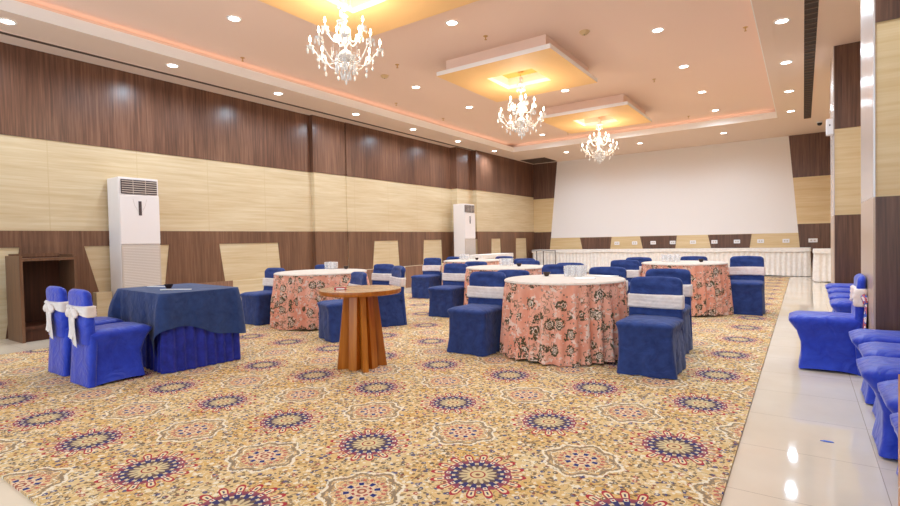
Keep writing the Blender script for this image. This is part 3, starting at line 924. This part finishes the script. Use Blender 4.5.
# ================================================================ WHITE SKIRTED TABLES
def skirted(label, x0, x1, y0, y1, H, rz=0.0, grp=None, z=0.0):
    t = thing('buffet_table', label, 'table', ((x0 + x1) / 2, (y0 + y1) / 2, z), rz, grp)
    hx, hy = (x1 - x0) / 2, (y1 - y0) / 2
    per = max(40, int(max(hx, hy) * 2 * 60))
    obj('pleated_skirt', pleated(rrect(hx - .02, hy - .02, .03, 3, per), H - .02, 0, .014, 8, .012, .015, 5, True, .012), m_linen, t, True, sharp=80)
    P, N_, s = perim(rrect(hx, hy, .04, 4, max(30, per // 3))); rings = [[(p.x * .98, p.y * .98, H) for p in P]]
    for u in (0, .25, .6, 1):
        rings.append([(p.x + n.x * (.004 + .006 * u), p.y + n.y * (.004 + .006 * u), H - .001 - u * (.10 + .012 * math.sin(si * 3.1))) for p, n, si in zip(P, N_, s)])
    obj('top_cloth', loft(rings, cap0=True, cap1=False), m_linen, t, True, sharp=60)
    return t
skirted('very long buffet table in white pleated linen along the far wall', -8.2, .17, 17.08, 17.66, .79, grp='white linen tables')
skirted('short table in white pleated linen beside the farther pillar, nearer than the long one', .20, 1.4, 15.2, 15.9, .80, grp='white linen tables')
skirted('white linen side table along the left wall beside the farther air conditioner', -7.72, -7.20, 11.95, 13.75, .785, grp='white linen tables')
t = thing('metal_rail_stand', 'dark metal rail stand with thin posts before the left end of the long white table', 'stand', (-7.43, 16.8, 0))
for x in (-.75, -.44, -.18, .27): obj('post', tube([(x, 0, 0), (x, 0, .75)], .014, 8), m_frame, t)
obj('top_rail', nb(-.77, .29, -.02, .02, .75, .775, bev=.004), m_frame, t)
obj('bottom_rail', tube([(-.75, 0, .12), (.27, 0, .12)], .01, 8), m_frame, t)

# sockets on the far wall
so_ = thing('wall_socket', 'x', 'socket', (0, 0, 0), 0, 'white sockets on the far wall')
obj('face_plate', nb(-.085, .085, -.012, 0, -.055, .055, bev=.006), m_wplast, so_)
bm = nb(-.05, -.012, -.016, -.012, -.022, .022); box(bm, .012, .05, -.016, -.012, -.022, .022)
obj('outlet', bm, m_acgrey, so_)
us = set()
xs = [-5.362, -4.759, -4.151, -3.538, -2.928, -2.307, -1.685, -1.061, -.42, .228]
for i, x in enumerate(xs):
    n = (ORD + ['ninth', 'rightmost'])[i]
    place(so_, us, (x * .983, YF - (.013 if i < 9 else .014) - (.006 if i in (2, 3, 5, 6) else 0), .985), 0, 'white double socket above the white linen table, %s counting from the left' % n, None, (1.25, 1, 1) if i == 9 else None)

# ================================================================ CHANDELIERS
def make_chandelier():
    t = thing('crystal_chandelier', 'x', 'chandelier', (0, 0, 0), 0, 'crystal chandeliers')
    # z measured from arm hub level = 0
    obj('canopy', lathe([(0, .93), (.05, .93), (.06, .915), (.02, .89), (0, .89)], 16), m_brass, t, True)
    bm = tube([(0, 0, .90), (0, 0, .5)], .006, 6)
    for k in range(8):
        bmesh.ops.create_icosphere(bm, subdivisions=1, radius=.014, matrix=Matrix.Translation((0, 0, .52 + k * .047)))
    obj('chain', bm, m_brass, t)
    prof = [(0, .52), (.012, .51), (.05, .47), (.03, .44), (.045, .42), (.02, .39), (.016, .36), (.06, .33), (.075, .30), (.03, .26), (.02, .22), (.05, .19), (.055, .15), (.022, .11), (.018, .08), (.07, .05), (.085, .01), (.06, -.03), (.025, -.06), (.04, -.09), (.035, -.12), (.01, -.15), (0, -.155)]
    obj('central_column', lathe(prof, 18), m_crys, t, True)
    obj('upper_urn', lathe([(0, .84), (.012, .83), (.035, .81), (.05, .785), (.03, .76), (.015, .74), (.04, .72), (.075, .70), (.085, .69), (.05, .675), (.02, .655), (.03, .63), (.045, .60), (.025, .56), (.012, .52), (0, .52)], 16), m_crys, t, True)
    obj('lower_dish', lathe([(0, -.03), (.10, -.035), (.135, -.01), (.14, -.003), (.13, -.005), (.09, -.026), (0, -.02)], 24), m_crys, t, True)
    drop_bm = lathe([(0, 0), (.004, -.004), (.005, -.012), (.004, -.018), (.013, -.035), (.016, -.05), (.010, -.064), (0, -.072)], 6)
    dm = bpy.data.meshes.new('crystal_drop'); drop_bm.to_mesh(dm); drop_bm.free(); dm.materials.append(m_crys)
    def arm(R, z0, zc, sag):
        P = []
        for k in range(15):
            u = k / 14; r = .04 + (R - .04) * u
            z = z0 + (zc - z0) * u ** 3 - sag * math.sin(PI * min(1, u * 1.12)) * (1 if u < .9 else 1)
            P.append((r, 0, z))
        P += [(R, 0, zc + .005)]
        a = obj('arm', tube(P, .008, 7), m_crys, None, True)
        cup = obj('candle_cup', lathe([(0, zc - .01), (.02, zc - .012), (.05, zc + .012), (.055, zc + .018), (.05, zc + .018), (.018, zc + .002), (.012, zc + .02), (0, zc + .02)], 16, None, R, 0), m_crys, a, True)
        obj('candle', lathe([(.011, zc), (.011, zc + .07), (0, zc + .072)], 10, None, R, 0), m_wplast, a, True)
        obj('bulb', lathe([(0, zc + .070), (.010, zc + .074), (.017, zc + .095), (.010, zc + .125), (0, zc + .145)], 10, None, R, 0), m_bulb, a, True)
        for k in range(4):
            q = PI / 4 + k * PI / 2
            d = link('crystal_drop', dm, None, a); d.location = (R + .05 * math.cos(q), .05 * math.sin(q), zc + .012)
        return a
    A1 = arm(.47, .02, .08, .13); A2 = arm(.27, .22, .30, .07)
    for proto, n, ph in ((A1, 8, 0), (A2, 5, .3)):
        for k in range(n):
            a = proto if k == 0 else copy_tree(proto)
            a.parent = t; a.rotation_euler = (0, 0, ph + 2 * PI * k / n)
    # hanging strands under the dish
    bm = bmesh.new()
    for k in range(5): bmesh.ops.create_icosphere(bm, subdivisions=1, radius=.009, matrix=Matrix.Translation((0, 0, -.02 - k * .024)))
    lathe([(0, -.13), (.013, -.15), (.018, -.168), (.010, -.19), (0, -.2)], 6, bm)
    sm = bpy.data.meshes.new('crystal_strand'); bm.to_mesh(sm); bm.free(); sm.materials.append(m_crys)
    for R, n, z in ((.135, 14, .0), (.30, 8, -.02), (.06, 8, -.08), (.40, 8, .02), (.085, 8, .70), (.075, 8, .33), (.20, 8, .08)):
        for k in range(n):
            s_ = link('crystal_strand', sm, None, t); a = 2 * PI * (k + .5) / n
            s_.location = (R * math.cos(a), R * math.sin(a), z)
            if R > .35 or z > .05: s_.scale = (.8, .8, .7)
    d = link('crystal_strand', sm, None, t); d.location = (0, 0, -.14)
    ld = bpy.data.lights.new('chandelier_glow', 'POINT'); ld.energy = CHAND_W; ld.color = (1, .84, .66); ld.shadow_soft_size = .25
    lo = bpy.data.objects.new('chandelier_glow', ld); COL.objects.link(lo); lo.parent = t; lo.location = (0, 0, .30)
    return t
chd = make_chandelier()
uch = set()
place(chd, uch, (-4.23, 4.12, 3.30), 0, 'crystal chandelier nearest the camera, largest, at the top of the picture', None, (.82, .82, .95))
place(chd, uch, (-4.13, 8.28, 3.30), .2, 'crystal chandelier hanging from the middle suspended ceiling panel', None, (.86, .86, .95))
place(chd, uch, (-4.08, 12.38, 3.30), .4, 'crystal chandelier farthest away, near the white far wall', None, (.86, .86, .95))

# ================================================================ RIGHT EDGE WOODEN STAND
t = thing('wooden_stand', 'orange wooden stand cut off by the right edge, in front of the blue chairs', 'stand', (.50, 1.72, 0))
obj('side_panel', nb(-.278, -.255, -.2, .2, 0, .79), m_orange, t)
obj('side_panel', nb(.255, .278, -.2, .2, 0, .79), m_orange, t)
obj('top', nb(-.255, .255, -.2, .2, .76, .79), m_orange, t)
obj('back_panel', nb(-.255, .255, .17, .2, 0, .76), m_orange, t)

# scrap on the tiles
o = obj('paper_scrap', prism([(-.03, -.006), (.0, -.012), (.035, -.004), (.03, .008), (-.01, .012)], 'z', 0, .002), plain('blue paper', '3f66c8', .6))
o.location = (.105, 3.60, .001); props(o, 'tiny blue scrap lying on the polished tile walkway', 'scrap')

# move unused chair prototypes away: none are left unused
for p_ in (navy, navy2, navyp, bluebow, bluewall, blueplain):
    assert p_.name in uc
